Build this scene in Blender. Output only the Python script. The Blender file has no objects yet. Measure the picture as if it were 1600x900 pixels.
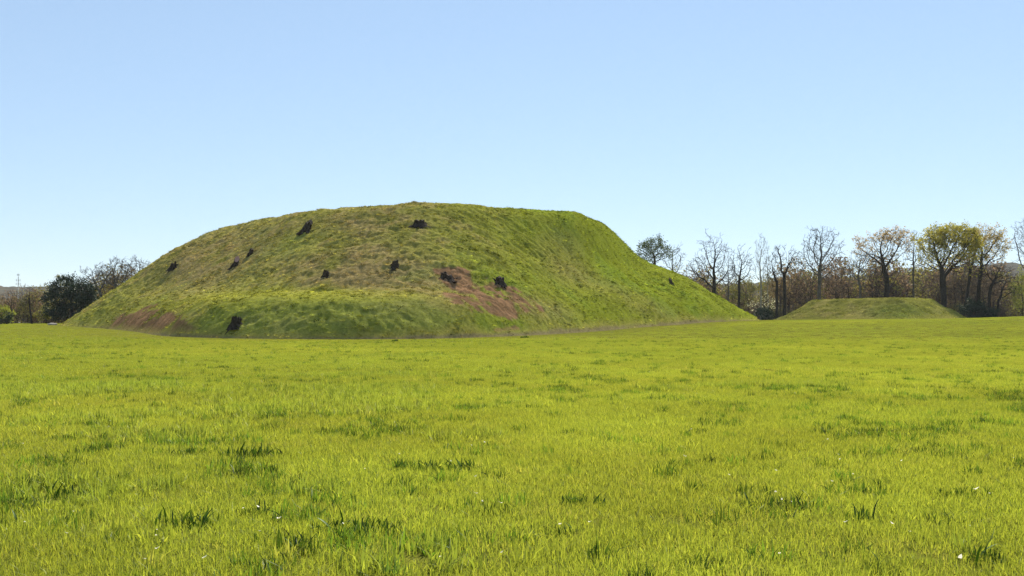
import bpy, math, random
import numpy as np

rng = np.random.default_rng(7)
random.seed(7)
scene = bpy.context.scene

# ------------------------------------------------------------------ camera
F = 1555.56            # focal length in photo pixels (35 mm lens on 36 mm, 1600 px wide)
EYE = 1.65
HY = 500.0             # photo row of eye level
cam = bpy.data.cameras.new('camera')
cam.lens = 35.0
cam.sensor_width = 36.0
cam.shift_y = (HY - 450.0) / 1600.0
cam.clip_start = 0.1
cam.clip_end = 20000
cam_o = bpy.data.objects.new('camera', cam)
scene.collection.objects.link(cam_o)
cam_o.location = (0, 0, EYE)
cam_o.rotation_euler = (math.radians(90), 0, 0)
scene.camera = cam_o

# ------------------------------------------------------------------ sky, sun, exposure
SUN_EL, SUN_AZ = math.radians(46.5), math.radians(17)      # azimuth to the right of straight ahead (+Y)
world = bpy.data.worlds.new('World')
scene.world = world
world.use_nodes = True
wn = world.node_tree.nodes
sky = wn.new('ShaderNodeTexSky')
sky.sky_type = 'NISHITA'
sky.sun_disc = False
sky.sun_elevation = SUN_EL
sky.sun_rotation = SUN_AZ
sky.altitude = 200
sky.air_density = 1.0
sky.dust_density = 0.0
sky.ozone_density = 3.2
bg = wn['Background']
bg.inputs['Strength'].default_value = 0.127
gam = wn.new('ShaderNodeGamma')          # softens the whole sky's contrast evenly, as the camera did
gam.inputs['Gamma'].default_value = 0.5
world.node_tree.links.new(sky.outputs['Color'], gam.inputs['Color'])
hs = wn.new('ShaderNodeMix')
hs.data_type = 'RGBA'; hs.blend_type = 'MULTIPLY'; hs.inputs['Factor'].default_value = 1.0
hs.inputs['B'].default_value = (0.795, 0.895, 1.0, 1)
world.node_tree.links.new(gam.outputs['Color'], hs.inputs['A'])
world.node_tree.links.new(hs.outputs['Result'], bg.inputs['Color'])
sun = bpy.data.lights.new('sun', 'SUN')
sun.energy = 5.0
sun.angle = math.radians(0.53)
sun.color = (1.0, 0.95, 0.86)
sun_o = bpy.data.objects.new('sun', sun)
scene.collection.objects.link(sun_o)
sun_o.rotation_euler = (math.radians(90) - SUN_EL, 0, math.pi - SUN_AZ)
sun_o.location = (60, 140, 200)
scene.view_settings.view_transform = 'Standard'
scene.view_settings.look = 'None'
scene.view_settings.gamma = 1.0
scene.view_settings.use_curve_mapping = False
scene.view_settings.exposure = 1.5
scene.cycles.use_denoising = True
scene.cycles.denoiser = 'OPENIMAGEDENOISE'
scene.cycles.denoising_input_passes = 'RGB_ALBEDO_NORMAL'
scene.cycles.denoising_prefilter = 'NONE'        # keeps the fine grain of the turf
scene.cycles.max_bounces = 6
scene.cycles.transparent_max_bounces = 8
scene.cycles.volume_bounces = 0
scene.cycles.sample_clamp_indirect = 4.0

# ------------------------------------------------------------------ helpers
def tag(o, label=None, cat=None, group=None, kind=None):
    if label: o['label'] = label
    if cat: o['category'] = cat
    if group: o['group'] = group
    if kind: o['kind'] = kind
    return o

def new_mesh(name, verts, faces, mats=(), smooth=False, midx=None):
    me = bpy.data.meshes.new(name)
    verts = np.asarray(verts, dtype=np.float32).reshape(-1, 3)
    if isinstance(faces, np.ndarray):
        faces = [faces]
    if len(faces) and isinstance(faces[0], np.ndarray):
        tot = np.concatenate([np.full(len(f), f.shape[1], np.int32) for f in faces])
        loops = np.concatenate([f.reshape(-1) for f in faces]).astype(np.int32)
        me.vertices.add(len(verts)); me.vertices.foreach_set('co', verts.reshape(-1))
        me.loops.add(len(loops)); me.loops.foreach_set('vertex_index', loops)
        me.polygons.add(len(tot))
        st = np.zeros(len(tot), np.int32); st[1:] = np.cumsum(tot)[:-1]
        me.polygons.foreach_set('loop_start', st)
    else:
        me.from_pydata(verts.tolist(), [], faces)
    for m in mats: me.materials.append(m)
    if midx is not None: me.polygons.foreach_set('material_index', np.asarray(midx, np.int32))
    if smooth: me.polygons.foreach_set('use_smooth', np.ones(len(me.polygons), bool))
    me.update(calc_edges=True)
    me.validate()
    return me

def link(name, me, parent=None, loc=None):
    o = bpy.data.objects.new(name, me)
    scene.collection.objects.link(o)
    if parent: o.parent = parent
    if loc is not None: o.location = loc
    return o

def attr_f(me, name, vals):
    a = me.attributes.new(name, 'FLOAT', 'POINT'); a.data.foreach_set('value', np.asarray(vals, np.float32))
def attr_v(me, name, vals):
    a = me.attributes.new(name, 'FLOAT_VECTOR', 'POINT'); a.data.foreach_set('vector', np.asarray(vals, np.float32).reshape(-1))
def attr_i(me, name, vals):
    a = me.attributes.new(name, 'INT', 'POINT'); a.data.foreach_set('value', np.asarray(vals, np.int32))

_tabs = {}
def vnoise(x, y, scale, seed):
    """smooth value noise in -1..1"""
    if seed not in _tabs: _tabs[seed] = np.random.default_rng(seed + 1000).uniform(-1, 1, (256, 256))
    T = _tabs[seed]
    u = np.asarray(x) / scale + 37.3 * seed; v = np.asarray(y) / scale + 11.7 * seed
    i = np.floor(u).astype(int); j = np.floor(v).astype(int)
    a = u - i; b = v - j
    a = a * a * (3 - 2 * a); b = b * b * (3 - 2 * b)
    i0 = i % 256; i1 = (i + 1) % 256; j0 = j % 256; j1 = (j + 1) % 256
    return (T[i0, j0] * (1 - a) + T[i1, j0] * a) * (1 - b) + (T[i0, j1] * (1 - a) + T[i1, j1] * a) * b

def fbm(x, y, scale, seed, octv=4, gain=0.55):
    s = 0; a = 1.0; n = 0
    for k in range(octv):
        s = s + a * vnoise(x, y, scale / 2 ** k, seed + k); n += a; a *= gain
    return s / n

def sstep(a, b, x):
    t = np.clip((x - a) / (b - a), 0, 1); return t * t * (3 - 2 * t)

def px_of(x, y, z):
    y = np.maximum(y, 0.1)
    return 800 + F * x / y, HY - F * (z - EYE) / y

# ------------------------------------------------------------------ ground height
def ground_z(x, y):
    x = np.asarray(x, float); y = np.asarray(y, float)
    d = np.hypot(x, y)
    px = 800 + F * x / np.maximum(y, 20.0)
    zfar = np.interp(px, [-600, 0, 800, 1185, 1480, 1600, 2200], [0.6, 0.8, 1.1, 1.55, 1.75, 2.15, 2.3])
    z = -0.36 * sstep(20, 75, d) + (zfar + 0.36) * sstep(92, 192, d)
    z = z + 0.05 * vnoise(x, y, 13, 3) * sstep(2, 20, d) + 0.12 * vnoise(x, y, 60, 4) * sstep(20, 80, d)
    z = z - 5.0 * sstep(330, 460, d)
    return z

# ------------------------------------------------------------------ nested-contour earthworks
def sdist(P, poly):
    """signed distance, positive inside"""
    poly = np.asarray(poly, float); Q = np.roll(poly, -1, 0)
    best = np.full(len(P), 1e9); inside = np.zeros(len(P), bool)
    for a, b in zip(poly, Q):
        e = b - a; w = P - a
        t = np.clip((w @ e) / (e @ e), 0, 1)
        dd = np.hypot(w[:, 0] - t * e[0], w[:, 1] - t * e[1])
        best = np.minimum(best, dd)
        c = (a[1] <= P[:, 1]) != (b[1] <= P[:, 1])
        xs = a[0] + (P[:, 1] - a[1]) * e[0] / (e[1] if abs(e[1]) > 1e-9 else 1e-9)
        inside ^= c & (P[:, 0] < xs)
    return np.where(inside, best, -best)

def spline(poly, n=8):
    poly = np.asarray(poly, float); out = []
    N = len(poly)
    for i in range(N):
        p0, p1, p2, p3 = poly[i - 1], poly[i], poly[(i + 1) % N], poly[(i + 2) % N]
        for k in range(n):
            t = k / n
            out.append(0.5 * (2 * p1 + (p2 - p0) * t + (2 * p0 - 5 * p1 + 4 * p2 - p3) * t * t + (3 * p1 - p0 - 3 * p2 + p3) * t ** 3))
    return np.array(out)

def contour_height(P, cons):
    ds = [sdist(P, c) for _, c in cons]
    zs = [z for z, _ in cons]
    h = np.full(len(P), 0.0)
    h = np.where(ds[0] < 0, 0.8 * ds[0], h)
    for k in range(len(cons)):
        ins = ds[k] >= 0
        if k + 1 < len(cons):
            dn = np.maximum(-ds[k + 1], 0)
            t = ds[k] / np.maximum(ds[k] + dn, 1e-6)
            v = zs[k] + (zs[k + 1] - zs[k]) * np.clip(t, 0, 1)
        else:
            v = np.full(len(P), zs[k])
        h = np.where(ins, v, h)
    return h

def blur(a, r):
    for ax in (0, 1):
        for _ in range(2):
            pad = [(r, r) if i == ax else (0, 0) for i in range(2)]
            c = np.cumsum(np.pad(a, pad, mode='edge'), axis=ax)
            z = np.zeros_like(np.take(c, [0], axis=ax))
            c = np.concatenate([z, c], axis=ax)
            n = a.shape[ax]
            hi = np.take(c, np.arange(2 * r + 1, 2 * r + 1 + n), axis=ax)
            lo = np.take(c, np.arange(0, n), axis=ax)
            a = (hi - lo) / (2 * r + 1)
    return a

# ------------------------------------------------------------------ materials
def mat(name):
    m = bpy.data.materials.new(name); m.use_nodes = True
    nt = m.node_tree; nt.nodes.clear()
    out = nt.nodes.new('ShaderNodeOutputMaterial')
    return m, nt, out

def nd(nt, t, **kw):
    n = nt.nodes.new(t)
    for k, v in kw.items(): setattr(n, k, v)
    return n

def noise(nt, scale, detail=4, rough=0.6, vec=None):
    n = nd(nt, 'ShaderNodeTexNoise')
    n.inputs['Scale'].default_value = scale; n.inputs['Detail'].default_value = detail; n.inputs['Roughness'].default_value = rough
    if vec is None:
        g = nd(nt, 'ShaderNodeNewGeometry'); vec = g.outputs['Position']
    nt.links.new(vec, n.inputs['Vector'])
    return n.outputs['Fac']

def ramp(nt, fac, stops):
    r = nd(nt, 'ShaderNodeValToRGB')
    e = r.color_ramp.elements
    while len(e) < len(stops): e.new(0.5)
    for q, (p, c) in zip(e, stops): q.position = p; q.color = (*c, 1)
    nt.links.new(fac, r.inputs['Fac'])
    return r.outputs['Color']

def mix(nt, a, b, fac, mode='MIX'):
    m = nd(nt, 'ShaderNodeMix', data_type='RGBA', blend_type=mode)
    for s, v in ((m.inputs['Factor'], fac), (m.inputs['A'], a), (m.inputs['B'], b)):
        if isinstance(v, (int, float)): s.default_value = v
        elif isinstance(v, tuple): s.default_value = (*v, 1)
        else: nt.links.new(v, s)
    return m.outputs['Result']

def soil_like(name, colour_from, bump=0.3, bscale=6.0):
    """rough ground-type surface"""
    m, nt, out = mat(name)
    b = nd(nt, 'ShaderNodeBsdfDiffuse')
    b.inputs['Roughness'].default_value = 0.6
    nt.links.new(colour_from(nt), b.inputs['Color'])
    bp = nd(nt, 'ShaderNodeBump'); bp.inputs['Strength'].default_value = bump; bp.inputs['Distance'].default_value = 0.1
    nt.links.new(noise(nt, bscale, 6, 0.7), bp.inputs['Height'])
    nt.links.new(bp.outputs['Normal'], b.inputs['Normal'])
    nt.links.new(b.outputs['BSDF'], out.inputs['Surface'])
    return m

def field_col(nt):
    big = ramp(nt, noise(nt, 0.06, 5, 0.6), [(0.35, (0.125, 0.135, 0.022)), (0.62, (0.155, 0.158, 0.024))])
    fine = ramp(nt, noise(nt, 5.0, 6, 0.75), [(0.3, (0.5, 0.56, 0.5)), (0.6, (1.1, 1.05, 1.0))])
    return mix(nt, big, fine, 0.85, 'MULTIPLY')
M_FIELD = soil_like('meadow_ground', field_col, 0.5, 9.0)

def vcol_col(nt):
    a = nd(nt, 'ShaderNodeAttribute', attribute_name='tint')
    fine = ramp(nt, noise(nt, 3.2, 6, 0.75), [(0.28, (0.45, 0.47, 0.45)), (0.62, (1.15, 1.12, 1.1))])
    return mix(nt, a.outputs['Color'], fine, 0.85, 'MULTIPLY')
M_MOUND = soil_like('mound_turf', vcol_col, 0.6, 4.0)

def leafy(name, colour, vary=0.25, trans=0.5, inst=True, gloss=0.02, warm=(1.25, 1.12, 0.55)):
    """thin leaves and blades: diffuse + light shining through; 'tint' comes per instance, 'shade' per blade"""
    m, nt, out = mat(name)
    base = None
    if inst:
        a = nd(nt, 'ShaderNodeAttribute', attribute_name='tint', attribute_type='INSTANCER')
        base = mix(nt, (*colour,), a.outputs['Color'], 1.0, 'MULTIPLY')
    s = nd(nt, 'ShaderNodeAttribute', attribute_name='shade')
    sh = ramp(nt, s.outputs['Fac'], [(0.0, (1 - vary, 1 - vary * .8, 1 - vary)), (1.0, (1 + vary, 1 + vary * .8, 1 + vary * .5))])
    col = mix(nt, base if base is not None else (*colour,), sh, 1.0, 'MULTIPLY')
    d = nd(nt, 'ShaderNodeBsdfDiffuse'); nt.links.new(col, d.inputs['Color'])
    t = nd(nt, 'ShaderNodeBsdfTranslucent')
    nt.links.new(mix(nt, col, warm, 1.0, 'MULTIPLY'), t.inputs['Color'])
    x = nd(nt, 'ShaderNodeMixShader'); x.inputs['Fac'].default_value = trans
    nt.links.new(d.outputs['BSDF'], x.inputs[1]); nt.links.new(t.outputs['BSDF'], x.inputs[2])
    g = nd(nt, 'ShaderNodeBsdfGlossy'); g.inputs['Roughness'].default_value = 0.55
    g.inputs['Color'].default_value = (0.8, 0.85, 0.75, 1)
    y = nd(nt, 'ShaderNodeMixShader'); y.inputs['Fac'].default_value = gloss
    nt.links.new(x.outputs['Shader'], y.inputs[1]); nt.links.new(g.outputs['BSDF'], y.inputs[2])
    nt.links.new(y.outputs['Shader'], out.inputs['Surface'])
    return m

def bark(name, c0, c1, sc=3.0):
    return soil_like(name, lambda nt: ramp(nt, noise(nt, sc, 6, 0.7), [(0.3, c0), (0.7, c1)]), 0.7, sc * 3)

M_BLADE = leafy('grass_blade', (0.245, 0.270, 0.042), 0.40, 0.5, gloss=0.02, warm=(1.1, 1.08, 0.6))
M_TUFT = leafy('mound_grass_blade', (1.0, 1.0, 1.0), 0.42, 0.16, gloss=0.005, warm=(1.15, 1.1, 0.6))
M_WEED = leafy('weed_leaf', (0.034, 0.062, 0.010), 0.6, 0.25, inst=False, gloss=0.025, warm=(1.3, 1.4, 0.5))
M_STRAW = leafy('pale_dead_leaf', (0.62, 0.58, 0.5), 0.25, 0.3, inst=False, warm=(1, 1, 1))

# ------------------------------------------------------------------ ground sheet
def axis(lo, hi, step0, grow):
    v = [0.0]
    s = step0
    while v[-1] < hi: v.append(v[-1] + s); s *= grow
    w = [0.0]; s = step0
    while w[-1] > lo: w.append(w[-1] - s); s *= grow
    return np.array(sorted(set(v + w)))
gx = axis(-9000, 9000, 1.2, 1.045)
gy = axis(-400, 12000, 1.0, 1.03)
GX, GY = np.meshgrid(gx, gy, indexing='ij')
GZ = ground_z(GX, GY)
nx, ny = GX.shape
idx = np.arange(nx * ny).reshape(nx, ny)
fc = np.stack([idx[:-1, :-1], idx[1:, :-1], idx[1:, 1:], idx[:-1, 1:]], -1).reshape(-1, 4)
me = new_mesh('ground', np.stack([GX, GY, GZ], -1), fc, [M_FIELD], True)
tag(link('ground', me), 'flat bright green meadow running from the camera to the mounds and trees', kind='structure')

# ------------------------------------------------------------------ the big mound
foot = spline([(-76, 166), (-61.5, 146.5), (-48, 126), (-37, 108), (-28, 100.5), (-19, 98.5), (-10, 101), (0, 110), (8.5, 123), (19, 142), (32.5, 166), (48, 191), (44, 222), (14, 248), (-28, 252), (-66, 230), (-80, 192)])
c4 = spline([(-68, 168), (-55, 149), (-41, 127), (-34.5, 112.5), (-27.3, 106), (-19, 103.8), (-10, 106.5), (-1, 115), (6.5, 127), (16, 145), (29, 168.5), (41, 191), (38, 218), (12, 240), (-28, 244), (-62, 224), (-74, 192)])
c5 = spline([(-66, 169), (-53, 150.5), (-38.5, 131), (-30.5, 122), (-25, 117), (-18, 113), (-10, 112.5), (-1.6, 118), (5.5, 129), (15, 147), (27, 170), (38, 191), (36, 217), (11, 238), (-28, 242), (-61, 222), (-72, 192)])
c9 = spline([(-61.5, 172), (-49, 154), (-36, 137.5), (-28.5, 129), (-23, 124), (-16.5, 121), (-9.5, 121), (-3, 125), (3.5, 135), (11.5, 151), (20, 172), (27, 188), (28, 212), (7, 231), (-28, 235), (-57, 217), (-66, 192)])
c17 = spline([(-52, 179), (-42, 162.5), (-32, 149), (-25, 142), (-19, 138.5), (-13, 137.5), (-7.5, 139.5), (-2, 143), (3, 147), (8.5, 153), (12.5, 163), (16, 180), (15, 203), (0, 217), (-29, 221), (-48, 208), (-54, 192)])
c18 = spline([(-48, 181), (-39, 166), (-30, 153), (-23, 146.5), (-16, 143), (-9, 145), (-3, 149), (3, 155), (8, 165), (11, 181), (10, 200), (-2, 211), (-28, 215), (-45, 204), (-50, 191)])
CONS = [(0.0, foot), (4.1, c4), (5.0, c5), (9.3, c9), (16.9, c17), (18.2, c18)]
SIL = np.array([(60, 509), (100, 505), (150, 470), (200, 437), (235, 412), (270, 390), (300, 374), (340, 358), (400, 347), (460, 335), (520, 326), (580, 320), (650, 316), (700, 318), (760, 321.5), (830, 327), (890, 332), (910, 335), (935, 345), (960, 362), (980, 381), (1000, 402), (1020, 413), (1050, 424), (1080, 439), (1110, 455), (1140, 472), (1170, 490), (1190, 500.5), (1230, 508)], float)

mx = np.arange(-92, 62, 0.4); my = np.arange(94, 258, 0.4)
MX, MY = np.meshgrid(mx, my, indexing='ij')
P2 = np.stack([MX.ravel(), MY.ravel()], -1)
MH = contour_height(P2, CONS).reshape(MX.shape)
MH = blur(MH, 3) - 0.25 * sstep(1.5, 0.0, MH)
MG = ground_z(MX, MY)
PX = 800 + F * MX / MY
cols = np.arange(96, 1196, 6.0)
tgt = np.interp(cols, SIL[:, 0], SIL[:, 1])
ci = np.clip(np.round((PX - cols[0]) / 6.0).astype(int), 0, len(cols) - 1)
for _ in range(4):
    el = (MG + MH - EYE) / MY
    mxel = np.full(len(cols), -1.0)
    np.maximum.at(mxel, ci.ravel(), np.where((PX > 93) & (PX < 1199), el, -1).ravel())
    want = (HY - tgt) / F
    k = np.clip((want + 0.012) / np.maximum(mxel + 0.012, 0.002), 0.6, 1.6)
    kk = np.convolve(np.pad(k, 4, mode='edge'), np.ones(9) / 9, 'valid')
    kf = np.interp(PX.ravel(), cols, kk).reshape(PX.shape)
    MH = np.where(MH > 0, MH * kf, MH)
# resample to a finer sheet where the camera looks
CX, CY, CH = mx, my, MH
def lerp_grid(gx_, gy_, Z, x, y):
    i = np.interp(x, gx_, np.arange(len(gx_))); j = np.interp(y, gy_, np.arange(len(gy_)))
    i0 = np.clip(i.astype(int), 0, len(gx_) - 2); j0 = np.clip(j.astype(int), 0, len(gy_) - 2); a = i - i0; b = j - j0
    return (Z[i0, j0] * (1 - a) + Z[i0 + 1, j0] * a) * (1 - b) + (Z[i0, j0 + 1] * (1 - a) + Z[i0 + 1, j0 + 1] * a) * b
mx = np.r_[np.arange(-80, 50, 0.19), np.arange(50, 56, 0.5)]
my = np.r_[np.arange(96, 172, 0.19), np.arange(172, 196, 0.35), np.arange(196, 256, 0.9)]
MX, MY = np.meshgrid(mx, my, indexing='ij')
MH = lerp_grid(CX, CY, CH, MX, MY); MG = ground_z(MX, MY)
P2 = np.stack([MX.ravel(), MY.ravel()], -1)
# uneven turf: broad slumps, terracettes along the slope, clods and tussocks; the ledge and the foot are smoother
rise = sstep(0.15, 1.8, MH)
px_, py_ = px_of(MX, MY, MG + MH)
calm = 1 - 0.65 * np.clip(np.exp(-(((px_ - 380) / 130) ** 2 + ((py_ - 470) / 13) ** 2) ** 1.5) + 0.7 * np.exp(-(((px_ - 225) / 70) ** 2 + ((py_ - 503) / 20) ** 2) ** 1.5), 0, 1)
ax_, ay_ = MX * 0.8 + MY * 0.6, (-MX * 0.6 + MY * 0.8)
rough = 0.75 + 0.5 * vnoise(MX, MY, 11, 26)
MH = MH + rise * (0.22 * vnoise(MX, MY, 8.5, 20) + 0.15 * vnoise(ax_, ay_ * 1.6, 3.4, 21)
    + calm * rough * (0.15 * vnoise(MX * 0.9 + MH * 0.5, MY * 1.3, 1.5, 22) + 0.27 * (0.33 - np.abs(vnoise(MX, MY * 1.25, 0.95, 23))) + 0.30 * (0.33 - np.abs(vnoise(MX + 0.3 * MY, MY, 0.55, 24)))))
MZ = MG + MH
keep = sdist(P2, foot).reshape(MX.shape) > -1.2
BOT = np.maximum(MG - 0.4, MZ)
MZ = np.where(MH < 0, BOT, MZ)

def mound_height(x, y):
    return lerp_grid(mx, my, MZ, np.asarray(x, float), np.asarray(y, float))

def inpoly(px, py, poly, soft):
    return sstep(-soft, soft, sdist(np.stack([px.ravel(), py.ravel()], -1), poly).reshape(px.shape))

def ell(px, py, cx, cy, rx, ry, rot=0):
    c, s = math.cos(math.radians(rot)), math.sin(math.radians(rot))
    u = ((px - cx) * c + (py - cy) * s) / rx; v = (-(px - cx) * s + (py - cy) * c) / ry
    return np.exp(-(u * u + v * v) ** 1.5)

GREEN = np.array([0.172, 0.178, 0.020]); LUSH = np.array([0.140, 0.172, 0.015]); DRY = np.array([0.205, 0.155, 0.066])
SOIL = np.array([0.142, 0.084, 0.044]); YEL = np.array([0.25, 0.25, 0.032]); DARKG = np.array([0.112, 0.138, 0.024]); OLIVE = np.array([0.188, 0.182, 0.038])

def mound_tint(x, y, z):
    """what grows where on the big mound: bare earth, dry grass, lush grass"""
    px, py = px_of(x, y, z)
    n1 = fbm(x, y, 9, 31); n2 = fbm(x, y, 2.6, 35)
    lush = np.clip(sstep(560, 960, px + 0.25 * (py - 420) * -1 + 90 * n1 + 50 * n2), 0, 1)
    c = OLIVE[None] * (1 - lush[:, None]) + (0.55 * GREEN + 0.45 * LUSH)[None] * lush[:, None]
    def lay(c, w, col): return c * (1 - w[:, None]) + col[None] * w[:, None]
    c = lay(c, lush * sstep(0.05, 0.5, n1 + 0.5 * n2), LUSH * 1.05)
    dry = (ell(px, py, 330, 405, 110, 48, -18) + ell(px, py, 620, 430, 110, 60, 15) + ell(px, py, 510, 425, 80, 26) + 0.7 * ell(px, py, 560, 340, 130, 24)
           + 0.6 * ell(px, py, 830, 480, 70, 22, 15) + 0.35 * ell(px, py, 990, 470, 120, 18, 25) + 0.4 * ell(px, py, 880, 400, 40, 55, -35))
    c = lay(c, np.clip(dry * (0.85 + 0.9 * n2 + 0.4 * n1), 0, 0.95), DRY)
    c = lay(c, np.clip(sstep(0.1, 0.5, n2 - 0.3 * n1) * 0.6, 0, 1) * (1 - lush), DRY)
    bank = inpoly(px, py, [(300, 520), (330, 478), (400, 468), (650, 462), (720, 500), (660, 523), (400, 525)], 8)
    c = lay(c, bank * 0.5, DARKG * 1.25)  # shade of the steep bank put into the turf colour
    c = lay(c, np.clip(ell(px, py, 390, 468, 130, 13, -5) * 1.2, 0, 0.45), YEL * 0.75)
    c = lay(c, np.clip(ell(px, py, 560, 462, 110, 9, 0), 0, 0.5), YEL * 0.75)
    c = lay(c, sstep(-0.1, 0.35, n2 * 0.8 + 0.5 * n1 - 0.15) * 0.5, DARKG * 0.9)
    s1 = inpoly(px + 14 * n2, py + 8 * n1, [(148, 514), (190, 492), (236, 478), (275, 486), (305, 512), (262, 524), (200, 520)], 7)
    s2 = inpoly(px + 20 * n2, py + 14 * n1, [(690, 424), (735, 428), (790, 448), (856, 486), (838, 494), (790, 503), (745, 494), (712, 470), (695, 448)], 9)
    s3 = inpoly(px, py, [(770, 514), (806, 509), (812, 515), (775, 519)], 2)
    soil = np.clip(s1 * (0.85 + 0.9 * n2) + s2 * (0.75 + 1.2 * n2) + 0.8 * s3, 0, 1)
    n3 = fbm(x, y, 1.0, 45, 3)
    soil = sstep(0.30, 0.72, soil + 0.75 * n3) * sstep(0.02, 0.3, soil)
    c = lay(c, soil, SOIL)
    c = c * (1 + 0.55 * n3 * soil)[:, None]
    e = sdist(np.stack([x, y], -1), foot)
    w = sstep(1.6, 0.3, e + 0.7 * n2) ; c = lay(c, np.clip(w * 0.8, 0, 1), 0.5 * YEL + 0.5 * DRY)
    w = sstep(0.55, 0.2, np.abs(e - 0.15 + 0.25 * n2)) * sstep(-0.5, 0.1, n1 + 0.3); c = lay(c, w * 0.75, np.array([0.15, 0.115, 0.07]))
    soil = np.clip(soil + 0.6 * w, 0, 1)
    c = c * (1.5 * (1 + 0.15 * n1 + 0.25 * n2))[:, None]
    return c, soil

tint, soilmask = mound_tint(MX.ravel(), MY.ravel(), MZ.ravel())
nx, ny = MX.shape
idx = np.arange(nx * ny).reshape(nx, ny)
q = np.stack([idx[:-1, :-1], idx[1:, :-1], idx[1:, 1:], idx[:-1, 1:]], -1)
kq = keep[:-1, :-1] | keep[1:, :-1] | keep[1:, 1:] | keep[:-1, 1:]
fc = q[kq]
used = np.unique(fc); remap = np.full(nx * ny, -1); remap[used] = np.arange(len(used))
V = np.stack([MX, MY, MZ], -1).reshape(-1, 3)
me = new_mesh('earthwork', V[used], remap[fc], [M_MOUND], True)
a = me.attributes.new('tint', 'FLOAT_COLOR', 'POINT'); a.data.foreach_set('color', np.c_[tint[used], np.ones(len(used))].astype(np.float32).ravel())
BIG = bpy.data.objects.new('earth_mound', None); scene.collection.objects.link(BIG); BIG.location = (-16, 100, 0)
tag(BIG, 'very large grassy flat-topped earth mound with tree stumps on its slopes', 'mound')
def under(o, root):
    o.parent = root; o.matrix_parent_inverse = root.matrix_basis.inverted(); return o
def empty(name, loc):
    o = bpy.data.objects.new(name, None); scene.collection.objects.link(o); o.location = loc
    o.empty_display_size = 0.2
    return o
def base_inv(o):
    from mathutils import Matrix
    return Matrix.Translation(o.location).inverted()
eo = link('earth_body', me, BIG); eo.matrix_parent_inverse = base_inv(BIG)

# ------------------------------------------------------------------ the small mound
D2 = 226.0
def sp(px, d): return ((px - 800) / F * d, d)
def corners(pts, r=0.12):
    """a polygon whose corners are slightly cut"""
    p = np.array(pts, float); out = []
    for i in range(len(p)):
        a0, a1, a2 = p[i - 1], p[i], p[(i + 1) % len(p)]
        out += [a1 + (a0 - a1) * r, a1 + 0.22 * r * (a0 - a1 + a2 - a1), a1 + (a2 - a1) * r]
    return np.array(out)
f2 = corners([sp(1198, 237), sp(1406, 210), sp(1519, 234), sp(1330, 280)], 0.07)
t2 = corners([sp(1264, 242), sp(1404, 225.5), sp(1457, 238), sp(1345, 262)], 0.06)
t3 = corners([sp(1282, 242), sp(1404, 228.5), sp(1440, 238.5), sp(1345, 258)])
SX, SY = np.meshgrid(np.arange(52, 118, 0.3), np.arange(206, 284, 0.3), indexing='ij')
P3 = np.stack([SX.ravel(), SY.ravel()], -1)
SH = blur(contour_height(P3, [(0, f2), (4.85, t2), (5.05, t3)]).reshape(SX.shape), 1)
SH = SH + sstep(0.2, 1.5, SH) * (sstep(5.3, 4.2, SH) * (0.10 * vnoise(SX, SY, 5, 41) + 0.22 * vnoise(SX, SY, 1.6, 42) + 0.22 * vnoise(SX, SY, 0.9, 43)))
SG = ground_z(SX, SY)
SZ = np.where(SH < 0, np.maximum(SG - 0.4, SG + SH), SG + SH)
keep = sdist(P3, f2).reshape(SX.shape) > -1.2
def small_tint(x, y, z):
    px, py = px_of(x, y, z)
    n1 = fbm(x, y, 8, 51); n2 = fbm(x, y, 2.2, 55)
    r = sstep(1385, 1425, px + 10 * n1)
    c = (OLIVE * 0.9)[None] * (1 - r[:, None]) + (0.8 * OLIVE + 0.2 * YEL)[None] * r[:, None]  # right face tinted lighter: its stronger sunlight is put into the colour
    w = np.clip(0.35 + 1.1 * n2 + 0.4 * n1, 0, 0.8) * (1 - 0.5 * r); c = c * (1 - w[:, None]) + (0.6 * DRY + 0.4 * OLIVE)[None] * w[:, None]
    w = np.clip(ell(px, py, 1400, 488, 45, 14) * (0.7 + n2), 0, 0.8); c = c * (1 - w[:, None]) + DARKG[None] * w[:, None]
    return c * (1.3 * (1 + 0.15 * n1 + 0.25 * n2))[:, None]
tt = small_tint(SX.ravel(), SY.ravel(), SZ.ravel())
nx, ny = SX.shape
idx = np.arange(nx * ny).reshape(nx, ny)
q = np.stack([idx[:-1, :-1], idx[1:, :-1], idx[1:, 1:], idx[:-1, 1:]], -1)
kq = keep[:-1, :-1] | keep[1:, :-1] | keep[1:, 1:] | keep[:-1, 1:]
fc = q[kq]; used = np.unique(fc); remap = np.full(nx * ny, -1); remap[used] = np.arange(len(used))
me = new_mesh('earthwork_small', np.stack([SX, SY, SZ], -1).reshape(-1, 3)[used], remap[fc], [M_MOUND], True)
a = me.attributes.new('tint', 'FLOAT_COLOR', 'POINT'); a.data.foreach_set('color', np.c_[tt[used] * 0.9, np.ones(len(used))].astype(np.float32).ravel())
SMALL = empty('earth_mound', (82, 216, 1.5))
tag(SMALL, 'small low flat-topped grassy mound in front of the bare trees', 'mound')
so = link('earth_body', me, SMALL); so.matrix_parent_inverse = base_inv(SMALL)

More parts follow.
